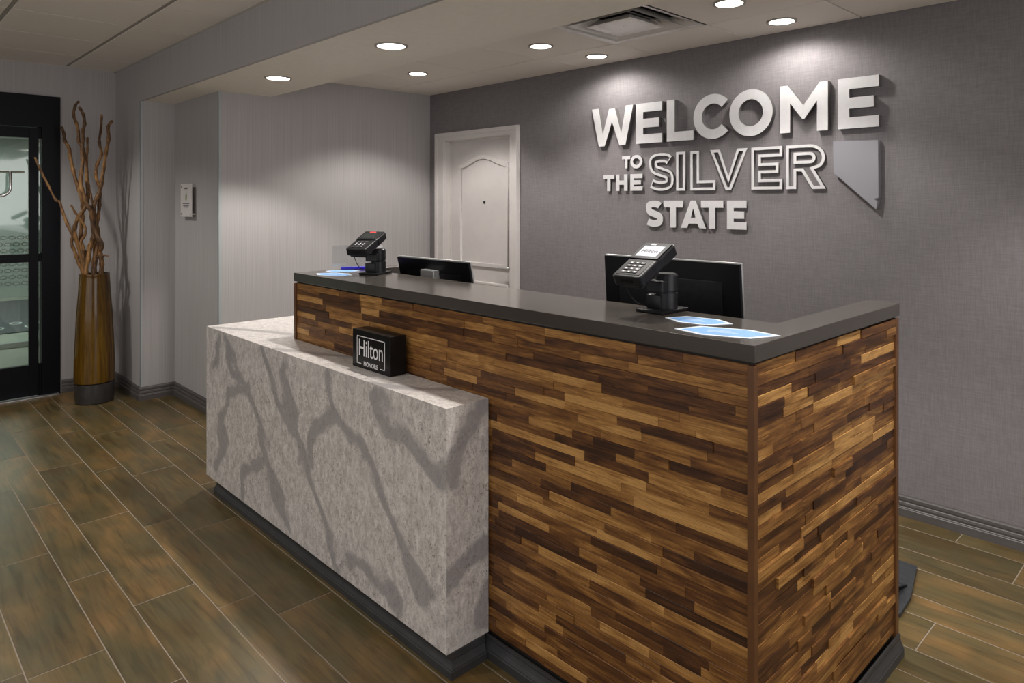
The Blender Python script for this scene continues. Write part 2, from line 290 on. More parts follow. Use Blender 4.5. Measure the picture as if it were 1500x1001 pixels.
while yy < YW:
    wd = .2225 if k % 2 == 0 else .1435
    off = offs.get(k, random.uniform(-4, -3)); y1 = min(yy+wd, YW); y0 = max(yy, YF)
    if y1 > YF:
        x = off-.895*5
        while x < XR:
            x0 = max(x, XE); x1 = min(x+.895, XR); x += .895
            if x1-x0 < .02: continue
            if y1 > .22 and x0 < .15: tile_mb(x0, x1, y0, y1).build('floor_tile', M['tile'], fl)
            else: far.v, far.f = (lambda t: (far.v+t.v, far.f+[tuple(i+len(far.v) for i in f) for f in t.f]))(tile_mb(x0, x1, y0, y1))
    yy += wd; k += 1
far.build('floor_tiles', M['tile'], fl, kind='stuff')
# walls
def struct(name, mb, m, **k): return mb.build(name, m, kind='structure', **k)
DX0, DX1, DZ = -4.708, -3.866, 2.035
struct('wall_back', MB().box((XW, YW, 0), (DX0, YW+.15, 2.7)).box((DX1, YW, 0), (XR, YW+.15, 2.7)).box((DX0, YW, DZ), (DX1, YW+.15, 2.7)), M['linen'])
struct('wall_side', MB().box((X2, Y3, 0), (XW, YW+.15, 2.7)), M['paper'])
struct('wall_pier', MB().box((XE-.15, YB1, 0), (X2, YW+.15, 2.7)), M['paper'])
OY0, OY1, OZ = -1.06, 1.228, 2.336
struct('wall_left', MB().box((XE-.15, YF, 0), (XE, OY0, 2.7)).box((XE-.15, OY1, 0), (XE, YB1, 2.7)).box((XE-.15, OY0, OZ), (XE, OY1, 2.7)), M['paper'])
struct('wall_front', MB().box((XE-.15, YF-.15, 0), (XR+.15, YF, 2.7)), M['paper'])
struct('wall_right', MB().box((XR, YF, 0), (XR+.15, YW+.15, 2.7)), M['paper'])
struct('wall_beam', MB().box((X2, YB1, ZSO), (XR, YB1+.02, 2.7)), M['paper'])
struct('ceiling_soffit', MB().box((X2, YB1+.0205, ZSO), (XR, YB2, ZSO+.012)).box((X2, YB2-.02, ZSO+.012), (XR, YB2, 2.7)), M['plaster'])
# ceilings: grid with a tile in each bay
VX0, VX1, VY0, VY1 = -2.549, -1.939, 2.652, 3.262
cb = MB().box((XW, YB2, ZC+.006), (VX0, YW, 2.7)).box((VX1, YB2, ZC+.006), (XR, YW, 2.7)).box((VX0, YB2, ZC+.006), (VX1, VY0, 2.7)).box((VX0, VY1, ZC+.006), (VX1, YW, 2.7))
ce = struct('ceiling', cb, M['cgrid'])
cl = struct('ceiling_lobby', MB().box((XE, YF, ZL+.005), (XR, YB1, 2.7)), M['cgrid'])
def ctile(x0, x1, y0, y1, z, par, g): MB().cbox((x0+g, y0+g, z), (x1-g, y1-g, z+.012), .002).build('ceiling_tile', M['ctile'], par)
xs = [-1.329-.61*i for i in range(-8, 6)]; xs = sorted([XW]+[x for x in xs if XW+.03 < x < XR]+[XR])
ys = [YB2, VY0, VY1, YW]
for i in range(len(xs)-1):
    for j in range(3):
        if abs(xs[i]-VX0) < .01 and j == 1: continue
        ctile(xs[i], xs[i+1], ys[j], ys[j+1], ZC, ce, .004)
xs = [-4.69-.61*i for i in range(-13, 4)]; xs = sorted([XE]+[x for x in xs if XE+.03 < x < XR]+[XR])
ys = [YF]+[1.265-.61*i for i in range(7, -1, -1)]+[YB1]
for i in range(len(xs)-1):
    for j in range(len(ys)-1): ctile(xs[i], xs[i+1], ys[j]+.010, ys[j+1]-.010, ZL, cl, .003)
struct('trim_1', MB().box((XE, YB1-.022, ZL-.002), (XR, YB1, ZL+.008)).box((XE, YF, ZL-.002), (XE+.02, YB1, ZL+.008)), M['gridw'])
# corner guards
def guard(name, x, y): struct(name, MB().box((x-.020, y-.0015, .10), (x+.0015, y, ZSO-.001)).box((x, y-.0015, .10), (x+.0015, y+.020, ZSO-.001)), M['guard'])
guard('trim_2', X2, YB1); guard('trim_3', XW, Y3)
# baseboards with moulded ridges
PROF = [(0, 0), (.016, 0), (.016, .036), (.0135, .039), (.0135, .043), (.011, .046), (.0125, .056), (.0105, .066), (.008, .069), (.008, .073), (.0095, .076), (.0095, .090), (.006, .096), (.004, .1016), (0, .1016)]
def skirting(name, path, m, parent=None, prof=PROF, closed_ends=True):   # room side is on the right of the walking direction
    mb = MB(); n = len(prof); P = [Vector((x, y)) for x, y in path]; vs = []
    for i, p in enumerate(P):
        d0 = (P[i]-P[i-1]).normalized() if i else None; d1 = (P[i+1]-P[i]).normalized() if i < len(P)-1 else None
        n0 = Vector((d0.y, -d0.x)) if d0 else None; n1 = Vector((d1.y, -d1.x)) if d1 else None
        if n0 is None: nn = n1
        elif n1 is None: nn = n0
        else: nn = (n0+n1).normalized(); nn = nn/nn.dot(n0)
        for t, z in prof: q = p+nn*t; vs.append((q.x, q.y, z))
    fs = [(i*n+k, i*n+(k+1)%n, (i+1)*n+(k+1)%n, (i+1)*n+k) for i in range(len(P)-1) for k in range(n)]
    fs += [tuple(range(n)), tuple(range((len(P)-1)*n, len(P)*n))]
    mb.add(vs, fs); return mb.build(name, m, parent, None if parent else 'structure')
e = .0005
skirting('baseboard_left', [(XE+e, OY1+.01), (XE+e, YB1-e), (X2+e, YB1-e), (X2+e, Y3-e), (XW+e, Y3-e), (XW+e, YW-e), (-4.815, YW-e)], M['base'])
skirting('baseboard_back', [(-3.784, YW-e), (XR, YW-e)], M['base'])

# ------------------------------------------------------------------ white door
dr = struct('door_1', MB().cbox((DX0+.012, 3.76, .008), (DX1-.012, 3.80, DZ-.018), .002), M['white'])
cs = MB()
for pts in ([(-4.812, 0), (-4.700, 0), (-4.700, DZ-.008), (-3.874, DZ-.008), (-3.874, 0), (-3.787, 0), (-3.787, 2.094), (-4.812, 2.094)],): cs.poly(pts, YW-.022, YW-.001, 'y')
cs.poly([(-4.806, 0), (-4.775, 0), (-4.775, 2.062), (-3.822, 2.062), (-3.822, 0), (-3.793, 0), (-3.793, 2.089), (-4.806, 2.089)], YW-.030, YW-.021, 'y')
struct('trim_4', cs, M['white'])
jb = MB().box((DX0, YW-.001, 0), (DX0+.012, YW+.149, DZ)).box((DX1-.012, YW-.001, 0), (DX1, YW+.149, DZ)).box((DX0+.012, YW-.001, DZ-.014), (DX1-.012, YW+.149, DZ))
jb.box((DX0+.012, 3.745, 0), (DX0+.022, 3.759, DZ-.014)).box((DX1-.022, 3.745, 0), (DX1-.012, 3.759, DZ-.014)).box((DX0+.012, 3.745, DZ-.024), (DX1-.012, 3.759, DZ-.014))
struct('trim_5', jb, M['white'])
def arch_panel(x0, x1, z0, zs, zt):
    pts = [(x0, z0), (x1, z0), (x1, zs)]; n = 24
    for i in range(1, n):
        t = i/n; x = x1+(x0-x1)*t; b = (1-math.cos(2*math.pi*t))/2; pts.append((x, zs+(zt-zs)*b**.9))
    pts.append((x0, zs)); return pts
def moulding(o, i, parent): 
    curve_mesh('panel_moulding', [o, i], .014, M['white'], parent, Matrix.Translation((0, 3.756, 0)) @ VERT, .004)
for z0, zs, zt in ((.98, 1.826, 1.896),):
    O = arch_panel(-4.585, -3.975, z0, zs, zt); I = arch_panel(-4.551, -4.009, z0+.034, zs-.036, zt-.038); moulding(O, I, dr)
moulding([(-4.585, .2), (-3.975, .2), (-3.975, .86), (-4.585, .86)], [(-4.563, .222), (-3.997, .222), (-3.997, .838), (-4.563, .838)], dr)
def cyl(r, h, loc, ax='y', n=24):
    m = MB().lathe([(r, 0), (r, h)], n=n)
    if ax == 'y': m.xf(Matrix.Rotation(R(90), 4, 'X'))
    if ax == 'x': m.xf(Matrix.Rotation(R(90), 4, 'Y'))
    return m.xf(Matrix.Translation(loc))
cyl(.011, .006, (-4.266, 3.76, 1.506)).build('peephole', M['dark'], dr)
MB().cbox((-3.945, 3.752, .88), (-3.905, 3.76, 1.08), .002).build('lock_plate', M['alu'], dr)
MB().tube([(-3.925, 3.752, .993), (-3.925, 3.70, .993), (-3.94, 3.695, .993), (-4.03, 3.695, .993)], .009, 10).build('door_handle', M['alu'], dr, smooth=True)
MB().cbox((-3.936, 3.752, 1.135), (-3.912, 3.76, 1.235), .002).tube([(-3.924, 3.752, 1.15), (-3.924, 3.725, 1.15), (-3.915, 3.722, 1.235)], .005, 8).build('security_latch', M['alu'], dr)

# ------------------------------------------------------------------ black glazed entrance door and vestibule
dd = struct('door_2', MB().box((XE-.10, OY1-.122, 0), (XE+.012, OY1, OZ)).box((XE-.10, OY0, 0), (XE+.012, OY0+.12, OZ)).box((XE-.10, OY0+.12, 2.09), (XE+.03, OY1-.122, OZ)), M['frame'])
def sash(y0, y1, xo, slab_=None):
    st = .062
    m = MB().cbox((xo-.045, y0, .01), (xo, y0+st, 2.085), .003).cbox((xo-.045, y1-st, .01), (xo, y1, 2.085), .003)
    m.cbox((xo-.045, y0+st, .01), (xo, y1-st, .25), .003).cbox((xo-.045, y0+st, 2.005), (xo, y1-st, 2.085), .003).cbox((xo-.045, y0+st, 1.045), (xo, y1-st, 1.11), .003)
    s_ = m.build('door_sash', M['frame'], dd)
    MB().box((xo-.026, y0+st, .25), (xo-.020, y1-st, 1.045)).build('glass_pane', M['glass'], s_); MB().box((xo-.026, y0+st, 1.11), (xo-.020, y1-st, 2.005)).build('glass_pane', M['glass'], s_)
sash(.02, 1.088, XE-.005); sash(-.94, .02, XE-.005)
MB().box((XE-.035, 1.086, .25), (XE-.030, 1.107, 1.045)).box((XE-.035, 1.086, 1.11), (XE-.030, 1.107, 2.005)).build('glass_pane', M['glass'], dd)
MB().box((XE-.06, 1.087, 0), (XE-.02, 1.107, .25)).box((XE-.06, 1.087, 1.045), (XE-.02, 1.107, 1.11)).box((XE-.06, 1.087, 2.005), (XE-.02, 1.107, 2.1)).build('jamb_filler', M['frame'], dd)
MB().tube([(XE-.04, .55, 1.738), (XE+.035, .55, 1.738)]+[(XE+.035, .55+.04*i, 1.738) for i in range(1, 12)], .006, 8).build('pull_rail', M['chrome'], dd, smooth=True)
MB().tube([(XE+.035, .90, 1.737), (XE+.048, .90, 1.70)]+[(XE+.05, .835+.065*math.cos(a), 1.62-.065*math.sin(a)) for a in [i*R(12) for i in range(0, 13)]], .010, 10).build('door_handle', M['chrome'], dd, smooth=True)
MB().cbox((XE+.001, OY0, .0005), (XE+.055, OY1-.01, .008), .002).build('threshold', M['alu'], dd)
struct('floor_vestibule', MB().box((-13.6, -2.5, -.08), (XE-.0005, 3.2, -.002)), M['vfloor'])
struct('wall_vestibule', MB().box((-13.6, -2.6, 0), (-13.4, 3.4, 2.7)).box((-13.4, 3.2, 0), (XE-.15, 3.4, 2.7)).box((-13.4, -2.6, 0), (XE-.15, -2.5, 2.7)), M['vwall'])
struct('ceiling_vestibule', MB().box((-13.4, -2.5, 2.5), (XE-.15, 3.2, 2.7)), M['plaster'])
od = struct('door_3', MB().box((-8.85, -2.5, 0), (-8.77, 3.2, .05)).box((-8.85, -2.5, 2.2), (-8.77, 3.2, 2.498)), M['alu'])
MB().box((-8.815, -2.5, .05), (-8.808, 3.2, 2.2)).build('glass_pane', M['glass'], od)
dm = MB()
for r_ in range(8):
    z = .66+.068*r_
    for c_ in range(30):
        y = .35+.072*c_+(.036 if r_ % 2 else 0); a = [2*math.pi*i/12 for i in range(12)]
        o_ = [(-8.806, y+.034*math.cos(t), z+.022*math.sin(t)) for t in a]; i_ = [(-8.806, y+.023*math.cos(t), z+.012*math.sin(t)) for t in a]
        dm.add(o_+i_, [(k, (k+1)%12, (k+1)%12+12, k+12) for k in range(12)])
dm.build('frosted_dots', M['dot'], od, kind='stuff')
mt = tag(MB().cbox((-12.9, -.5, 0), (-9.75, 3.1, .012), .004).build('entrance_mat', M['vmat']), 'grey entrance mat with white rings seen through the glass door', 'mat')
rm = MB()
for x, y in ((-10.15, 1.30), (-10.45, 1.52), (-10.1, 1.62), (-10.3, 1.78), (-10.45, 1.2), (-10.2, 1.95), (-10.5, 1.9)):
    a = [2*math.pi*i/20 for i in range(20)]
    rm.add([(x+.10*math.cos(t), y+.065*math.sin(t), .0125) for t in a]+[(x+.075*math.cos(t), y+.045*math.sin(t), .0125) for t in a], [(k, (k+1)%20, (k+1)%20+20, k+20) for k in range(20)])
rm.build('ring_pattern', M['dot'], mt)

# ------------------------------------------------------------------ ceiling fittings
def downlight(x, y, z, label, power, ang=120, blend=.8, rad=.062, tilt=None, vis=True):
    t = thing('downlight', label, 'ceiling light', (x, y, z), 0, None)
    ring_mb(rad, rad+.012, -.007, -.0002).build('trim_ring', M['cgrid'], t)
    MB().lathe([(.0001, -.0022), (rad, -.0022), (rad, -.0004), (.0001, -.0004)], n=32).build('lens', M['lens'], t)
    l = bpy.data.lights.new('downlight_lamp', 'SPOT'); l.energy = power; l.color = WARM; l.spot_size = R(ang); l.spot_blend = blend; l.shadow_soft_size = .045
    o = bpy.data.objects.new('downlight_lamp', l); C.objects.link(o); o.parent = t; o.location = (0, 0, -.012)
    if tilt: o.rotation_euler = tilt
    return t
downlight(-2.885, 1.935, ZSO, 'larger round downlight in the plaster soffit, above the black logo box', 46, 108, .35, .069)
downlight(-4.125, 1.937, ZSO, 'round downlight at the far left end of the plaster soffit', 46, 108, .35, .069)
downlight(-1.645, 1.935, ZSO, 'round downlight in the soffit over the near end of the counter, outside the frame', 46, 108, .35, .069)
downlight(-.405, 1.935, ZSO, 'round downlight in the soffit beyond the near end of the counter, outside the frame', 46, 108, .35, .069)
downlight(-4.114, 2.986, ZC, 'small round downlight in the ceiling tile nearest the white door', 37, 122, .4)
downlight(-2.880, 2.983, ZC, 'round downlight left of the air vent, farther from the grey wall', 37, 122, .4)
downlight(-1.650, 2.968, ZC, 'round downlight right of the air vent, cut by the top of the frame', 37, 122, .4)
downlight(-2.838, 3.450, ZC, 'round downlight close to the grey wall above the W of WELCOME', 14, 162, .45)
downlight(-1.633, 3.462, ZC, 'round downlight close to the grey wall above the M of WELCOME', 14, 162, .45)
downlight(-.410, 2.97, ZC, 'round downlight added in the tiles beyond the near end of the counter, outside the frame', 60, 86, .6)  # unseen, continues the lamp row; added to brighten the right-hand floor
for i, (x, y, p) in enumerate(((-4.4, .35, 22), (-2.6, -.1, 46), (-.6, .2, 40), (-2.6, -1.6, 20), (.8, -1.2, 30))):  # unseen lobby spots added at plausible positions as fill light
    downlight(x, y, ZL, ['round lobby downlight between the entrance and the stone ledge', 'round lobby downlight in front of the stone ledge', 'round lobby downlight before the wooden corner', 'round lobby downlight deep behind the viewpoint', 'round lobby downlight behind and right of the viewpoint'][i]+', added out of frame as fill', p, 130, .8)
downlight(-5.50, .56, ZL, 'round lobby downlight just inside the glass entrance door, outside the frame', 46, 125, .6)
for i, (x, y) in enumerate(((-9.6, 1.15), (-10.4, 1.45))):
    t = thing('vestibule_lamp', ['nearer', 'farther'][i]+' round ceiling lamp seen through the top of the glass door', 'ceiling light', (x, y, 2.5))
    ring_mb(.08, .1, -.01, -.0005).build('trim_ring', M['gridw'], t); MB().lathe([(.001, -.006), (.08, -.006), (.08, -.0006), (.001, -.0006)], n=24).build('lens', M['lens'], t)
# square air diffuser
vt = thing('air_vent', 'square stepped air diffuser set into the ceiling tiles above WELCOME', 'vent', ((VX0+VX1)/2, (VY0+VY1)/2, ZC))
def sq(a, z): return [(-a, -a, z), (a, -a, z), (a, a, z), (-a, a, z)]
def frustum(a0, z0, a1, z1, th=.003):
    m = MB(); m.add(sq(a0, z0)+sq(a1, z1)+sq(a0-th, z0+th)+sq(a1-th, z1+th) , [(i, (i+1)%4, (i+1)%4+4, i+4) for i in range(4)]+[(i+8, i+12, (i+1)%4+12, (i+1)%4+8) for i in range(4)]+[(i, i+8, (i+1)%4+8, (i+1)%4) for i in range(4)]+[(i+4, (i+1)%4+4, (i+1)%4+12, i+12) for i in range(4)]); return m
frustum(.302, -.002, .272, .003).build('frame', M['vent'], vt)
frustum(.275, .002, .225, .055).build('louvre', M['vent'], vt)
frustum(.215, -.004, .160, .045).build('louvre', M['vent'], vt)
cpm = MB(); cpm.add(sq(.145, -.010)+sq(.11, -.005)+[(0, 0, -.004)], [(i, (i+1)%4, (i+1)%4+4, i+4) for i in range(4)]+[(i+4, (i+1)%4+4, 8) for i in range(4)]); cpm.add(sq(.145, -.010)+sq(.11, .02), [(i, (i+1)%4, (i+1)%4+4, i+4) for i in range(4)]+[(4, 5, 6, 7)])
cpm.build('centre_plate', M['vent'], vt)
for a in (-.1, .1): MB().box((a-.004, -.26, .03), (a+.004, .26, .036)).build('support_wire', M['alu'], vt)
cyl(.009, .004, (0, 0, -.0065), 'z').build('centre_screw', M['alu'], vt)
MB().add(sq(.305, .0045)+sq(.305, .14), [(i, (i+1)%4, (i+1)%4+4, i+4) for i in range(4)]+[(4, 5, 6, 7)]).build('duct_box', M['dark'], vt)

# ================================================================== RECEPTION COUNTER
YC = 1.5533; XC = -.7976; XL = -3.1428; YE = 2.5545; ZT = 1.1737; ZSL = 1.1322
ct = thing('reception_counter', 'tall reception counter clad in mixed walnut strips with relief, walnut corner posts', 'counter', (-1.9, 1.7, 0))
def cb(name, a, b, m, ch=.0015, par=ct, **k):
    o = Vector(ct.location); q = MB().cbox(a, b, ch); q.xf(Matrix.Translation(-o)); return q.build(name, m, par, **k)
# carcass behind the cladding, with inner worktop
q = MB().box((XL+.012, YC+.013, 0), (XC-.013, YC+.06, ZSL)).box((XC-.07, YC+.06, 0), (XC-.013, YE-.006, ZSL)).box((XL+.012, YC+.06, 0), (XL+.07, YE-.006, ZSL))
q.xf(Matrix.Translation(-Vector(ct.location))); q.build('carcass', M['core'], ct)
cb('inner_worktop', (XL+.071, YC+.061, .72), (XC-.071, 2.42, .75), M['desk'])
for x in (-2.9, -1.95, -1.0): cb('worktop_leg', (x-.02, 2.3, 0), (x+.02, 2.34, .719), M['core'])
PZ0, PZ1 = .062, 1.124
for nm, a, b in (('corner_post', (XC-.020, YC, PZ0), (XC-.001, YC+.018, PZ1)), ('corner_post', (XL+.001, YC, PZ0), (XL+.018, YC+.02, PZ1)), ('corner_post', (XC-.020, YE-.030, PZ0), (XC-.001, YE-.004, PZ1))): cb(nm, a, b, M['post'])
# cladding strips: relief pieces, each its own
HR = .02617; Z0 = .078; NR = 40
def layout(u0, u1, marks, lmin, lmax, seed):
    rnd = random.Random(seed); out = []
    rows = {r: [] for r in range(NR)}
    for a, b, z, t in marks:
        r = int((z-Z0)/HR)
        if 0 <= r < NR and all(b <= p[0] or a >= p[1] for p in rows[r]): rows[r].append((a, b, t))
    for r in range(NR):
        occ = sorted(rows[r]); u = u0; gaps = []
        for a, b, t in occ:
            if a-u > .03: gaps.append((u, a))
            elif a > u: a = u
            out.append((r, a, b, .84+rnd.uniform(-.08, .14) if t > 0 else .14+rnd.uniform(-.06, .1), .6 if t > 0 else rnd.random()))
            u = b
        if u1-u > .03: gaps.append((u, u1))
        elif out and occ and u1 > u: r_, a, b, tt, pp = out[-1]; out[-1] = (r_, a, u1, tt, pp)
        for a, b in gaps:
            u = a
            while u < b:
                L = rnd.uniform(lmin, lmax)
                if b-(u+L) < lmin*.6: L = b-u
                out.append((r, u, u+L, min(.95, max(.06, rnd.gauss(.46, .18))), rnd.random())); u += L
    return out
def tonecol(n, tone, rnd): c = (tone, rnd.random(), 0, 1); return [c]*n
def cladding(face, name, u0, u1, marks, seed, hid, keep):
    par = MB()
    if face == 'f': par.box((u0, YC+.0115, Z0), (u1, YC+.0128, ZSL-.008))
    else: par.box((XC-.0128, u0, Z0), (XC-.0115, u1, ZSL-.008))
    o = Vector(ct.location); par.xf(Matrix.Translation(-o)); pn = par.build(name, M['core'], ct)
    rnd = random.Random(seed+5); items = []
    for r, a, b, tone, pr in layout(u0, u1, marks, .11, .40 if face == 'f' else .36, seed):
        z0 = Z0+r*HR+.0003; z1 = Z0+(r+1)*HR-.0003
        if z1 > ZSL-.006: continue
        if hid and z1 < .83 and b < -1.76: continue
        p = .0014+.0082*pr**3 if face == 'e' else .0014+.0055*pr**2.6
        q = MB(); ch_ = .0011; sec = [(0, z0), (p, z0), (p, z1-ch_), (p-ch_, z1), (0, z1)]
        q.poly([(YC+.0114-t_, z_) for t_, z_ in sec], a+.0003, b-.0003, 'x') if face == 'f' else q.poly([(XC-.0114+t_, z_) for t_, z_ in sec], a+.0003, b-.0003, 'y')
        q.xf(Matrix.Translation(-o)); cx = (a+b)/2
        d = -cx*.7236+YC*.69 if face == 'f' else .8*.7236+cx*.69
        items.append(((b-a)/d**2, q, (tone, rnd.random(), 0, 1)))
    items.sort(key=lambda t: -t[0])
    rest = MB(); rc = []
    for i, (s_, q, c) in enumerate(items):
        if i < keep: q.build('wood_strip', M['strip'], pn, colors=[c]*len(q.v))
        else: rest.add(q.v, q.f); rc += [c]*len(q.v)
    if rc: rest.build('wood_strips', M['strip'], pn, kind='stuff', colors=rc)
cladding('f', 'front_panel', XL+.018, XC-.020, F, 11, True, 165)
cladding('e', 'end_panel', YC+.018, YE-.030, E, 23, False, 135)
BP = [(0, 0), (.018, 0), (.018, .026), (.0155, .029), (.0155, .032), (.010, .044), (.0075, .052), (.006, .058), (.0075, .062), (.0065, .071), (0, .071)]
sk = skirting('plinth_moulding', [(XL+.012, YC+.002), (XC-.002, YC+.002), (XC-.002, YE-.006)], M['dbase'], ct, BP)
sk.matrix_parent_inverse = Matrix.Translation(-Vector(ct.location))
# continuous quartz worktop
ut = [(XL, YC), (XC, YC), (XC, YE), (-.905, YE), (-.905, 1.891), (-3.035, 1.891), (-3.035, YE), (XL, YE)]
sb = MB().poly(ut, ZSL, ZT, 'z').build('countertop', M['slab'])
mdf = sb.modifiers.new('edge', 'BEVEL'); mdf.width = .0015; mdf.segments = 2; mdf.limit_method = 'ANGLE'
tag(sb, 'dark taupe polished quartz top running around the tall wooden counter', 'countertop')

# ================================================================== STONE LEDGE
YS = 1.3775; SXR = -1.7447; SXL = -3.7754; ZS = .857; ZB = .0758
st = thing('stone_ledge', 'low waterfall ledge of grey veined stone in front of the wooden counter', 'ledge', (-2.76, 1.46, 0)); so = Vector(st.location)
def vein_val(a, b, lines, w):
    best = 9
    for ln in lines:
        for i in range(len(ln)-1):
            (x0, y0), (x1, y1) = ln[i], ln[i+1]; dx, dy = x1-x0, y1-y0; L = dx*dx+dy*dy
            t = max(0, min(1, ((a-x0)*dx+(b-y0)*dy)/L)); d = math.hypot(a-x0-t*dx, b-y0-t*dy); best = min(best, d)
    return max(0, min(1, 1-best/(2*w)))
def grid_face(u0, u1, v0, v1, nu, nv, P, lines, w):
    m = MB(); col = []
    for j in range(nv+1):
        for i in range(nu+1):
            a = u0+(u1-u0)*i/nu; b = v0+(v1-v0)*j/nv; m.v.append(tuple(Vector(P(a, b))-so))
            wob = .018*math.sin(a*23+b*9)+.012*math.sin(b*41+a*17); col.append((vein_val(a+wob, b+wob*.6, lines, w), 0, 0, 1))
    m.f = [(j*(nu+1)+i, j*(nu+1)+i+1, (j+1)*(nu+1)+i+1, (j+1)*(nu+1)+i) for j in range(nv) for i in range(nu)]
    return m, col
bd = .02
def panel(name, faces, boxes):
    m = MB(); col = []
    for a, b in boxes: k = len(m.v); m.box(tuple(Vector(a)-so), tuple(Vector(b)-so)); col += [(0, 0, 0, 1)]*(len(m.v)-k)
    for gm, gc in faces: m.add(gm.v, gm.f); col += gc
    me = m.build(name, M['stone'], st, colors=col, cname='vein'); return me
panel('front_slab', [grid_face(SXL, SXR, ZB, ZS, 170, 66, lambda a, b: (a, YS, b), V, .027)], [((SXL, YS+.0006, ZB), (SXR-.0006, YS+.02, ZS-.0006))])
panel('end_slab', [grid_face(YS+.0004, YC+.002, ZB, ZS, 14, 66, lambda a, b: (SXR, a, b), VE, .03)], [((SXR-.02, YS+.021, ZB), (SXR-.0006, YC+.002, ZS-.0004))])
TV = [[(-3.7, 1.40), (-3.5, 1.5), (-3.2, 1.62)], [(-3.0, 1.38), (-2.8, 1.46), (-2.6, 1.55)], [(-2.2, 1.37), (-2.0, 1.45), (-1.9, 1.55)]]
panel('top_slab', [grid_face(SXL, SXR, YS+.0002, YC+.002, 120, 10, lambda a, b: (a, b, ZS), TV, .02), grid_face(SXL, XL-.001, YC+.002, 1.98, 20, 16, lambda a, b: (a, b, ZS), TV, .02)],
      [((SXL, YS+.021, ZS-.02), (SXR-.021, YC+.002, ZS-.0006)), ((SXL+.0, YC+.003, ZS-.02), (XL-.001, 1.98, ZS-.0006))])
panel('left_slab', [], [((SXL, YS+.021, ZB), (SXL+.02, 1.98, ZS-.021)), ((SXL+.02, 1.96, ZB), (XL-.001, 1.98, ZS-.021))])
pl = skirting('plinth', [(SXL+.10, 1.95), (SXL+.10, YS+.024), (SXR-.001, YS+.024), (SXR-.001, YC-.02)], M['dbase'], st, [(t, z*.9) for t, z in BP] [:-2]+[(.0065, .0755), (0, .0755)])
pl.matrix_parent_inverse = Matrix.Translation(-so)

# ------------------------------------------------------------------ black logo box on the ledge
bx = thing('logo_box', 'small glossy black block with Hilton Honors lettering standing on the stone ledge', 'sign', (-2.336, 1.508, ZS))
MB().cbox((-.133, -.036, .0005), (.133, .036, .150), .002).build('block', M['satin'], bx)
T = Matrix.Translation((0, -.0366, 0)) @ VERT
ol = [(-.098, -.058+.075), (-.098, .112+.012), (.098, .112+.012), (.098, .017)]
fr = MB()
for a, b in (((-.099, .017), (-.096, .127)), ((.096, .017), (.099, .127)), ((-.099, .124), (.099, .127)), ((-.099, .017), (-.068, .020)), ((.068, .017), (.099, .020))): fr.box((a[0], -.0368, a[1]), (b[0], -.0361, b[1]))
fr.build('printed_frame', M['text'], bx)
text_mesh('lettering', 'Hilton', .094, M['text'], bx, Matrix.Translation((0, -.0362, .078)) @ VERT, .0003, .74)
text_mesh('lettering', 'HONORS', .025, M['text'], bx, Matrix.Translation((0, -.0362, .0205)) @ VERT, .0003, .95, bold=.0003)

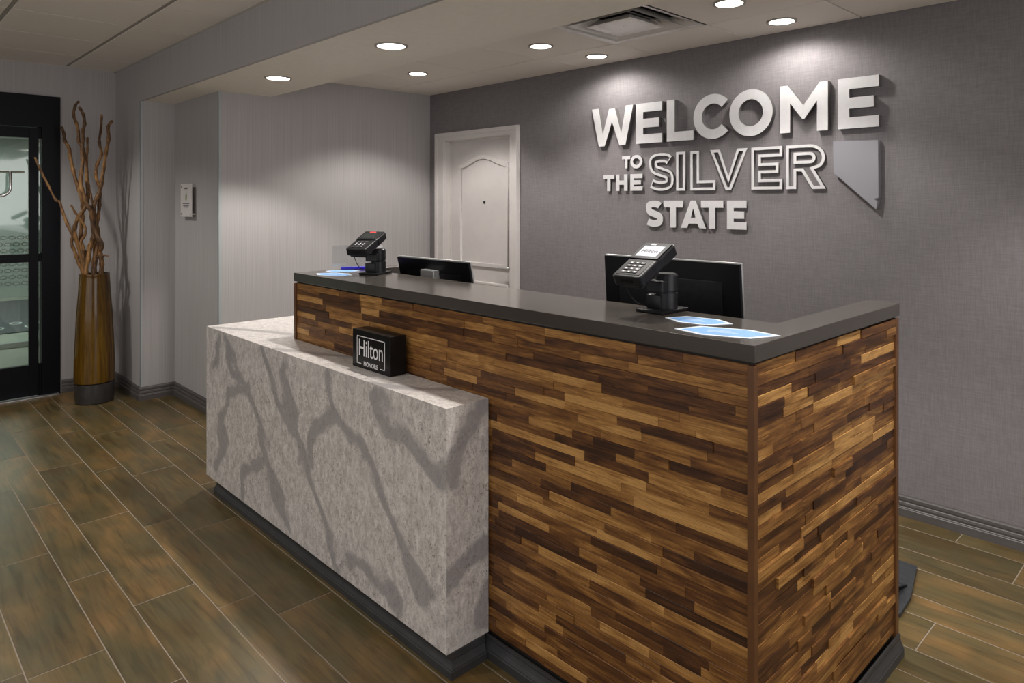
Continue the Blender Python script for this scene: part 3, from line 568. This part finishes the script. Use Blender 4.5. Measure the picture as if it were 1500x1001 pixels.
# ------------------------------------------------------------------ payment terminals
def terminal(loc, rz, tilt, label, lit, bz, off=(0, 0)):
    t = thing('payment_terminal', label, 'card terminal', loc, rz)
    MB().cbox((-.05, -.07, .0005), (.05, .07, .010), .003).build('base_plate', M['gloss'], t)
    cm = MB().lathe([(.034, .010), (.034, .058), (.031, .060), (.031, .063), (.034, .065), (.034, .112), (.028, .118)], (0.008, .012, 0), n=28); cm.cbox((-.040, -.030, .010), (.012, .030, .052), .004)
    cm.build('column', M['black'], t, smooth=True)
    MB().cbox((-.030, -.045, .060), (.030, .035, .098), .006).build('tilt_bracket', M['black'], t)
    A = Matrix.Translation((off[0], off[1], bz)) @ Matrix.Rotation(R(tilt), 4, 'X')     # origin: bottom edge middle of the face
    L, W = .200, .052
    def bb(a, b, c=.002): return MB().cbox(a, b, c).xf(A)
    # body with shoulders, wider at the screen
    m = MB().poly([(-W, .006), (-W+.008, 0), (W-.008, 0), (W, .006), (W+.001, .11), (W+.004, .12), (W+.004, .192), (W-.006, L), (-W+.006, L), (-W-.004, .192), (-W-.004, .12), (-W-.001, .11)], -.034, 0, 'z')
    m.xf(A); body = m.build('body', M['black'], t); md = body.modifiers.new('edge', 'BEVEL'); md.width = .004; md.segments = 2; md.limit_method = 'ANGLE'
    MB().cbox((-.040, .01, -.046), (.040, .17, -.034), .004).xf(A).build('back_cover', M['black'], t)
    bb((-.050, .100, .0), (.050, .193, .004), .0015).build('screen_bezel', M['black'], t)
    scr = bb((-.037, .112, .0038), (.037, .172, .0052), .0006).build('screen', M['screen'] if lit else M['dscreen'], t, label='bright white lit screen' if lit else None)
    if lit: text_mesh('screen_text', 'Hilton', .028, M['ink'], scr, A @ Matrix.Translation((0, .140, .0054)), .0002, .85)
    bb((-.041, .012, .0), (.041, .092, .0012), .0005).build('keypad_plate', M['gloss'], t)
    ks = MB()
    for i in range(3):
        for j in range(4): ks.cbox((-.028+.020*i, .020+.0165*j, .001), (-.028+.020*i+.013, .020+.0165*j+.008, .0035), .001)
    ks.xf(A); 
    for i in range(3):
        for j in range(4): MB().cbox((-.031+.020*i, .020+.0165*j, .001), (-.031+.020*i+.016, .020+.0165*j+.010, .0035), .001).xf(A).build('key', M['pad_key'], t)
    pr = MB()
    for i in range(3):
        for j in range(4): pr.box((-.0255+.020*i, .0235+.0165*j, .0035), (-.0255+.020*i+.0055, .0235+.0165*j+.0028, .0038))
    pr.xf(A); pr.build('key_marks', M['text'], t, kind='stuff')
    bb((-.020, .178, .0038), (-.002 if lit else .012, .186, .0052), .001).build('indicator', M['pale'] if lit else M['led'], t)
    bb((-.022, -.003, -.020), (.022, .003, -.012), .001).build('card_slot', M['gloss'], t)
    P0 = A @ Vector((-.02, .01, -.04)); pts = [P0+(Vector((-.03, -.005, .012))-P0)*s_ + Vector((-.012*math.sin(s_*math.pi), 0, -.035*math.sin(s_*math.pi)*(.5))) for s_ in [i/10 for i in range(11)]]
    MB().tube(pts, .0018, 6).build('cable', M['black'], t, smooth=True)
    return t
terminal((-1.250, 1.838, ZT), 0, 27, 'black card terminal with lit white screen in front of the wide monitor, nearer', True, .121, (0, -.188))
terminal((-2.825, 1.808, ZT), R(28), 21, 'black card terminal with dark screen and red light at the far end of the counter', False, .125, (-.02, -.150))

# ------------------------------------------------------------------ monitors on the inner worktop
def monitor(loc, rz, tilt, zb, label, w=.55, h=.335, curve=0, thick=.016, bracket=False):
    t = thing('monitor', label, 'monitor', loc, rz)
    A = Matrix.Translation((0, 0, zb)) @ Matrix.Rotation(R(tilt), 4, 'X')
    MB().cbox((-w/2, -thick/2, 0), (w/2, thick/2-.004, h-.003), .002).xf(A).build('back_shell', M['gloss'], t)
    MB().cbox((-w/2-.002, thick/2-.0045, -.002), (w/2+.002, thick/2+.004, h), .002).build('silver_bezel', M['alu'], t, label='silver rim').data.transform(A)
    MB().box((-w/2+.008, thick/2+.004, .012), (w/2-.008, thick/2+.0048, h-.010)).xf(A).build('screen', M['dscreen'], t)
    MB().cbox((-w*.38, -thick/2-.0025, .03), (w*.38, -thick/2+.001, h*.80), .001).xf(A).build('rear_bulge', M['black'], t)
    MB().cbox((-.03, -.068, .0145), (.03, -.046, zb+.10), .004).build('stand_neck', M['alu'] if bracket else M['black'], t)
    MB().cbox((-.12, -.11, .0005), (.12, .09, .014), .004).build('stand_foot', M['black'], t)
    if bracket: MB().cbox((-.050, -.105, zb+.16), (.050, -.062, zb+.27), .004).build('hinge_cover', M['alu'], t, label='silver hinge cover')
    return t
monitor((-1.400, 2.115, .7505), 0, 4, .235, 'large black monitor seen from behind on the right, below STATE', .555, .33)
monitor((-2.715, 2.125, .7505), R(2), 13, .165, 'black monitor with silver rim seen from behind in front of the white door', .54, .33, bracket=True)

# ------------------------------------------------------------------ blue cards with white borders
def card(cx, cy, L, W, rz, z, label, grp):
    t = thing('blue_card', label, 'card', (cx, cy, z), rz, grp)
    def hexa(l, w_, k=.3): return [(-l/2, -w_*.08), (-l/2+l*k, -w_/2), (l/2-l*k*.8, -w_/2), (l/2, w_*.1), (l/2-l*k, w_/2), (-l/2+l*k*.7, w_/2)]
    MB().poly(hexa(L, W), .0004, .0016, 'z').build('border', M['card'], t)
    MB().poly(hexa(L*.86, W*.78), .0016, .0020, 'z').build('printed_centre', M['blue'], t)
    q = MB()
    for i in range(3): q.box((-L*.18, -W*.10+i*W*.10, .0020), (L*(.12-.04*i), -W*.10+i*W*.10+W*.035, .0022))
    q.build('print_lines', M['card'], t)
gp = 'blue cards with white borders on the countertop'
card(-.930, 1.655, .265, .125, R(20), ZT, 'blue card with white border nearest the front right corner of the countertop', gp)
card(-1.075, 1.757, .195, .110, R(8), ZT+.0001, 'blue card lying just in front of the nearer card terminal', gp)
card(-2.925, 1.645, .21, .12, R(15), ZT, 'blue card nearest the front edge at the far end of the countertop', gp)
card(-3.035, 1.755, .17, .11, R(40), ZT+.0001, 'blue card lying behind another at the far left corner of the countertop', gp)

# acrylic holder with blue strip
ah = thing('acrylic_holder', 'clear acrylic stand with a violet blue strip behind the far card terminal', 'holder', (-3.085, 1.87, ZT), R(62))
MB().cbox((-.125, -.002, .012), (.125, .002, .12), .0008).build('clear_panel', M['acrylic'], ah)
MB().cbox((-.085, -.012, .0005), (.135, .012, .0115), .002).build('blue_foot', M['violet'], ah, label='violet blue strip')

# ------------------------------------------------------------------ wall plaque
pq = thing('wall_plaque', 'small white acrylic plaque with a green leaf mark on the narrow wall', 'plaque', (-5.45, Y3, 1.40))
MB().cbox((-.115, -.034, .0), (.115, -.028, .245), .0015).build('face_plate', M['white'], pq)
for x in (-.095, .095):
    for z in (.02, .225): cyl(.008, .036, (x, -.0005, z)).build('standoff', M['chrome'], pq)
q = MB(); q.poly([(-.012, .125), (0, .115), (.014, .13), (.018, .155), (.006, .185), (-.012, .16)], -.0348, -.0340, 'y'); q.build('leaf_mark', M['green'], pq)
q = MB()
for z, w_ in ((.095, .07), (.078, .06), (.068, .05), (.21, .05), (.205, .03)): q.box((-w_, -.0348, z), (w_, -.0341, z+.007))
q.build('print_lines', M['greyp'], pq)

# ------------------------------------------------------------------ vase and driftwood
VC = Vector((-6.027, 1.370, 0))
vs = thing('floor_vase', 'tall tapered amber glazed floor vase with dark base band in the corner', 'vase', VC)
def vsc(p): return [(r_*(.925 if z_ > .8 else .955), z_) for r_, z_ in p]
MB().lathe(vsc([(.128, .150), (.142, .156), (.1435, .20), (.141, .32), (.136, .45), (.127, .65), (.117, .82), (.110, .93), (.108, .955), (.1095, .962), (.108, .968), (.100, .968), (.098, .955), (.104, .79), (.11, .5), (.11, .25)]), n=56).build('glazed_body', M['glaze'], vs, smooth=True)
MB().lathe(vsc([(.128, .0005), (.134, .006), (.138, .05), (.1405, .11), (.1415, .149), (.12, .1495)]), n=56).build('base_band', M['vbase'], vs, smooth=True, label='dark charcoal base band')
BR = [
 (b1, .011, .0, 'thin curved driftwood branch leaning farthest left out of the amber vase'),
 (b2, .015, .03, 'thick driftwood branch bending left with its tip against the black door frame'),
 (b3, .013, -.02, 'twisted driftwood branch with the highest tip in the amber vase'),
 (b4, .011, .05, 'short slim driftwood branch left of the middle of the vase'),
 (b5, .015, -.05, 'driftwood branch second highest, rising at the middle of the vase'),
 (b6, .013, .02, 'dark wavy driftwood branch just right of the middle, straight tip'),
 (b7, .015, -.01, 'driftwood branch reaching farthest right with a hooked dark tip'),
 (b8, .010, -.055, 'short twisted driftwood stick crossing low between the others'),
 (b9, .008, -.03, 'stubby driftwood twig poking right just above the vase rim')]
RT = Vector((math.sin(R(YAW)), math.cos(R(YAW)), 0)); FW = Vector((-math.cos(R(YAW)), math.sin(R(YAW)), 0))
def cr(p0, p1, p2, p3, t): return .5*((2*p1)+(-p0+p2)*t+(2*p0-5*p1+4*p2-p3)*t*t+(-p0+3*p1-3*p2+p3)*t**3)
for pts, r0, dep, lab in BR:
    rnd = random.Random(len(lab)); n = len(pts); P = []
    for i, (s_, z) in enumerate(pts):
        k = (z-.97)/1.2; dd_ = dep*(.6+1.6*max(0, k))+.02*math.sin(z*9+dep*70)
        P.append(RT*s_+FW*dd_+Vector((0, 0, z)))
    last = P[-1]; P.append(Vector((last.x*.6, last.y*.6, .75))); P.append(Vector((last.x*.3, last.y*.3, .30)))
    Q = []; rr = []; N = len(P)
    for i in range(N-1):
        a, b, c, d = P[max(i-1, 0)], P[i], P[i+1], P[min(i+2, N-1)]
        for j in range(4): Q.append(cr(a, b, c, d, j/4))
    Q.append(P[-1])
    for i in range(len(Q)): f_ = i/len(Q); rr.append(r0*(.72+.55*f_)*(1+.16*math.sin(i*1.7+rnd.random())+rnd.uniform(-.1, .1)))
    rr[0] *= .7
    o = MB().tube(Q, rr, 9).build('driftwood_branch', M['bark'], smooth=True); o.location = VC
    tag(o, lab, 'branch', 'driftwood branches in the amber vase')

# ------------------------------------------------------------------ dark floor mat behind the counter
mm = MB(); pts = [(-1.75, 2.45), (-.965, 2.45), (-.865, 2.78), (-.875, 2.93), (-.93, 3.19), (-1.75, 3.19)]
mm.poly(pts, .0005, .014, 'z'); o = mm.build('floor_mat', M['rubber'])
tag(o, 'dark rubber mat on the floor sticking out behind the wooden counter end', 'mat')
q = MB(); nn = 10
vsq = []
for i in range(nn+1):
    t = i/nn
    for j in range(5):
        s_ = j/4; vsq.append((-1.0+.06*s_+.03*t, 2.60+.40*t, .0145+.045*s_**2*math.sin(t*math.pi*.9+.2)))
q.add(vsq, [(i*5+j, i*5+j+1, (i+1)*5+j+1, (i+1)*5+j) for i in range(nn) for j in range(4)])
cq = q.build('curled_edge', M['rubber'], o, smooth=True); sm = cq.modifiers.new('t', 'SOLIDIFY'); sm.thickness = .006

# ================================================================== WALL LETTERING
YL = 3.66
def strokepoly(c, hw, caps=(None, None)):
    n = len(c); L = []; Rr = []
    for i in range(n):
        t = (Vector(c[min(i+1, n-1)])-Vector(c[max(i-1, 0)])).normalized(); nn = Vector((-t.y, t.x))
        p = Vector(c[i]); L.append(tuple(p+nn*hw)); Rr.append(tuple(p-nn*hw))
    return L+Rr[::-1]
def dense(p, k=8):
    P = [Vector(q) for q in p]; out = []
    for i in range(len(P)-1):
        a, b, c, d = P[max(i-1, 0)], P[i], P[i+1], P[min(i+2, len(P)-1)]
        for j in range(k): out.append(tuple(cr(a, b, c, d, j/k)))
    out.append(tuple(P[-1])); return out
def glyph(ch, w, h, s):
    g = s
    if ch == 'E': b = (h-3*g)/2; return [[(0,0),(w,0),(w,g),(g,g),(g,g+b),(w*.88,g+b),(w*.88,2*g+b),(g,2*g+b),(g,h-g),(w,h-g),(w,h),(0,h)]]
    if ch == 'L': return [[(0,0),(w,0),(w,g),(g,g),(g,h),(0,h)]]
    if ch == 'I': return [[(0,0),(w,0),(w,h),(0,h)]]
    if ch == 'T': return [[((w-g)/2,0),((w+g)/2,0),((w+g)/2,h-g),(w,h-g),(w,h),(0,h),(0,h-g),((w-g)/2,h-g)]]
    if ch == 'H': m = (h-g)/2; return [[(0,0),(g,0),(g,m),(w-g,m),(w-g,0),(w,0),(w,h),(w-g,h),(w-g,m+g),(g,m+g),(g,h),(0,h)]]
    if ch == 'W':
        a = s*1.05; q = w/4; e_ = .012*0
        return [[(0,h),(a,h),(q+.16*a,h*.30),(w/2-a*.42,h*.96),(w/2+a*.42,h*.96),(3*q-.16*a,h*.30),(w-a,h),(w,h),(3*q+a*.42,0),(3*q-a*.42,0),(w/2,h*.62),(q+a*.42,0),(q-a*.42,0)]]
    if ch == 'M': return [[(0,0),(g,0),(g,h*.62),(w/2-.006,h*.27),(w/2+.006,h*.27),(w-g,h*.62),(w-g,0),(w,0),(w,h),(w-g*.75,h),(w/2,h*.55),(g*.75,h),(0,h)]]
    if ch == 'V': a = s*1.08; return [[(0,h),(a,h),(w/2,h*.34),(w-a,h),(w,h),(w/2+a*.28,0),(w/2-a*.28,0)]]
    if ch == 'A':
        a = s*1.05; k = lambda y: (w/2-a*.30)*(y/h)
        zb0, zb1 = h*.16, h*.16+s*.85
        out = [(0,0),(a,0),(a+k(zb0)-.0,zb0),(w-a-k(zb0),zb0),(w-a,0),(w,0),(w/2+a*.38,h),(w/2-a*.38,h)]
        x0 = a+k(zb1)*.95; return [out, [(x0,zb1),(w/2,h*.72),(w-x0,zb1)]]
    if ch == 'O':
        N = 48; o = [(w/2+w/2*math.cos(2*math.pi*i/N), h/2+h/2*math.sin(2*math.pi*i/N)) for i in range(N)]
        i_ = [(w/2+(w/2-s)*math.cos(2*math.pi*i/N), h/2+(h/2-s)*math.sin(2*math.pi*i/N)) for i in range(N)]; return [o, i_]
    if ch == 'C':
        rx = h/2-s/2; cx = h/2*.98; aa = [R(42+276*i/36) for i in range(37)]
        k = (w-s*.35)/(cx+rx*math.cos(R(42)))
        return [strokepoly([((cx+rx*math.cos(a))*min(k, 1.05), h/2+rx*math.sin(a)) for a in aa], s/2)]
    if ch == 'S':
        hs = s/2; c = [(w-hs*1.1, h*.80), (w*.72, h-hs*1.15), (w*.48, h-hs), (w*.24, h-hs*1.3), (hs*1.25, h*.74), (w*.26, h*.58), (w*.55, h*.49), (w*.80, h*.41), (w-hs*1.05, h*.26), (w*.78, hs*1.35), (w*.50, hs), (w*.26, hs*1.3), (hs*.9, h*.20)]
        return [strokepoly(dense(c), hs)]
    if ch == 'R':
        bh = h*.60; r = bh/2; cx = w-r-.012; N = 16
        arc = [(cx+(r+.008)*math.cos(R(-90+180*i/N)), h-r+r*math.sin(R(-90+180*i/N))) for i in range(N+1)]
        leg = w*.62
        out = [(0,0),(g,0),(g,h-bh),(w*.40,h-bh),(w-g*1.25,0),(w,0),(w*.42+g*.95+.008,h-bh+.010)]+arc[4:]+[(0,h)]
        ri = r-g; ai = [(cx+ri*math.cos(R(-90+180*i/N)), h-r+ri*math.sin(R(-90+180*i/N))) for i in range(N+1)]
        return [out, [(g, h-r-ri)]+ai+[(g, h-r+ri)]]
def area2(p): return sum(p[i][0]*p[(i+1)%len(p)][1]-p[(i+1)%len(p)][0]*p[i][1] for i in range(len(p)))
def inset(p, d):                                   # shrink a counter-clockwise outline by d
    p = [q for i, q in enumerate(p) if (Vector(q)-Vector(p[i-1])).length > 1e-5]
    n = len(p); out = []
    for i in range(n):
        a, b, c = Vector(p[i-1]), Vector(p[i]), Vector(p[(i+1)%n]); d0 = (b-a).normalized(); d1 = (c-b).normalized()
        n0 = Vector((-d0.y, d0.x)); n1 = Vector((-d1.y, d1.x)); k = 1+n0.dot(n1)
        if k < .25: k = .25
        out.append(tuple(b+(n0+n1)/k*d))
    return out
def letter(ch, x0, x1, z0, z1, s, grp, label, outline=False):
    YL = 3.66 if 'WELCOME' in grp else 3.675
    k_ = YL/3.66; x0 *= k_; x1 *= k_; z0 = CAMH+(z0-CAMH)*k_; z1 = CAMH+(z1-CAMH)*k_
    w_, h_ = x1-x0, z1-z0; loops = [l if area2(l) > 0 else l[::-1] for l in glyph(ch, w_, h_, s)]
    if outline:
        t = .0155; new = [loops[0]]
        if ch == 'S':
            hs = s/2; c = dense([(w_-hs*1.1, h_*.80), (w_*.72, h_-hs*1.15), (w_*.48, h_-hs), (w_*.24, h_-hs*1.3), (hs*1.25, h_*.74), (w_*.26, h_*.58), (w_*.55, h_*.49), (w_*.80, h_*.41), (w_-hs*1.05, h_*.26), (w_*.78, hs*1.35), (w_*.50, hs), (w_*.26, hs*1.3), (hs*.9, h_*.20)])[3:-3]
            new.append(strokepoly(c, hs-t))
        elif ch == 'R':
            new.append(inset(loops[0], t)); hole = loops[1]; ex = inset(hole, -t); new += [ex, hole]
        else: new.append(inset(loops[0], t))
        loops = new
    dz = YW-.001-YL
    o = curve_mesh('wall_letter', loops, dz, M['letter'])
    o.data.transform(VERT); o.location = (x0, YL+dz/2, z0); o.data.materials.append(M['ret'])
    for pf in o.data.polygons: pf.material_index = 1 if abs(pf.normal.y) < .5 else 0
    tag(o, label, 'letter', grp); return o
SG = [('W',-3.053,-2.710),('E',-2.688,-2.490),('L',-2.456,-2.269),('C',-2.266,-2.045),('O',-2.035,-1.777),('M',-1.736,-1.481),('E',-1.431,-1.236)]
nm = ['first letter W of WELCOME', 'first letter E of WELCOME, after the W', 'letter L of WELCOME', 'letter C of WELCOME', 'letter O of WELCOME', 'letter M of WELCOME', 'last letter E of WELCOME']
for (ch, a, b), n_ in zip(SG, nm): letter(ch, a, b, 1.882 if ch not in 'CO' else 1.879, 2.136 if ch not in 'CO' else 2.141, .056, 'letters of WELCOME', 'big silver white '+n_+' on the grey wall')
for (ch, a, b, z0, z1), n_ in zip([('T',-2.799,-2.732,1.729,1.808),('O',-2.732,-2.638,1.726,1.812)], ['T of TO', 'O of TO']): letter(ch, a, b, z0, z1, .021, 'letters of TO', 'tiny silver white letter '+n_+' above THE')
for (ch, a, b), n_ in zip([('T',-2.953,-2.862),('H',-2.848,-2.755),('E',-2.732,-2.638)], ['T of THE', 'H of THE', 'E of THE']): letter(ch, a, b, 1.583, 1.690, .028, 'letters of THE', 'small silver white letter '+n_+' left of SILVER')
for (ch, a, b), n_ in zip([('S',-2.594,-2.407),('I',-2.389,-2.326),('L',-2.290,-2.124),('V',-2.158,-1.925),('E',-1.901,-1.723),('R',-1.702,-1.492)], 'SILVER'):
    letter(ch, a, b, 1.580, 1.814, .056 if ch in 'ER' else .058, 'outlined letters of SILVER', 'open outlined white letter '+n_+' of SILVER', True)
for (ch, a, b), n_ in zip([('S',-2.615,-2.485),('T',-2.480,-2.343),('A',-2.357,-2.186),('T',-2.218,-2.074),('E',-2.050,-1.930)], ['S', 'first T', 'A', 'second T', 'last letter E']):
    letter(ch, a, b, 1.355, 1.519, .042, 'letters of STATE', 'silver white '+('letter ' if 'letter' not in n_ else '')+n_+' of STATE in the bottom line of the sign')
nv = curve_mesh('state_map_plaque', [[(-1.456, 1.823), (-1.452, 1.66), (-1.248, 1.475), (-1.243, 1.515), (-1.260, 1.528), (-1.238, 1.532), (-1.240, 1.815)]], .033, M['nev'])
nv.data.transform(Matrix.Translation((1.35, -1.65, 0))); nv.data.transform(VERT); nv.location = (-1.35, YL+.0175, 1.65)
tag(nv, 'flat silver grey plaque shaped like a state map right of SILVER', 'plaque')
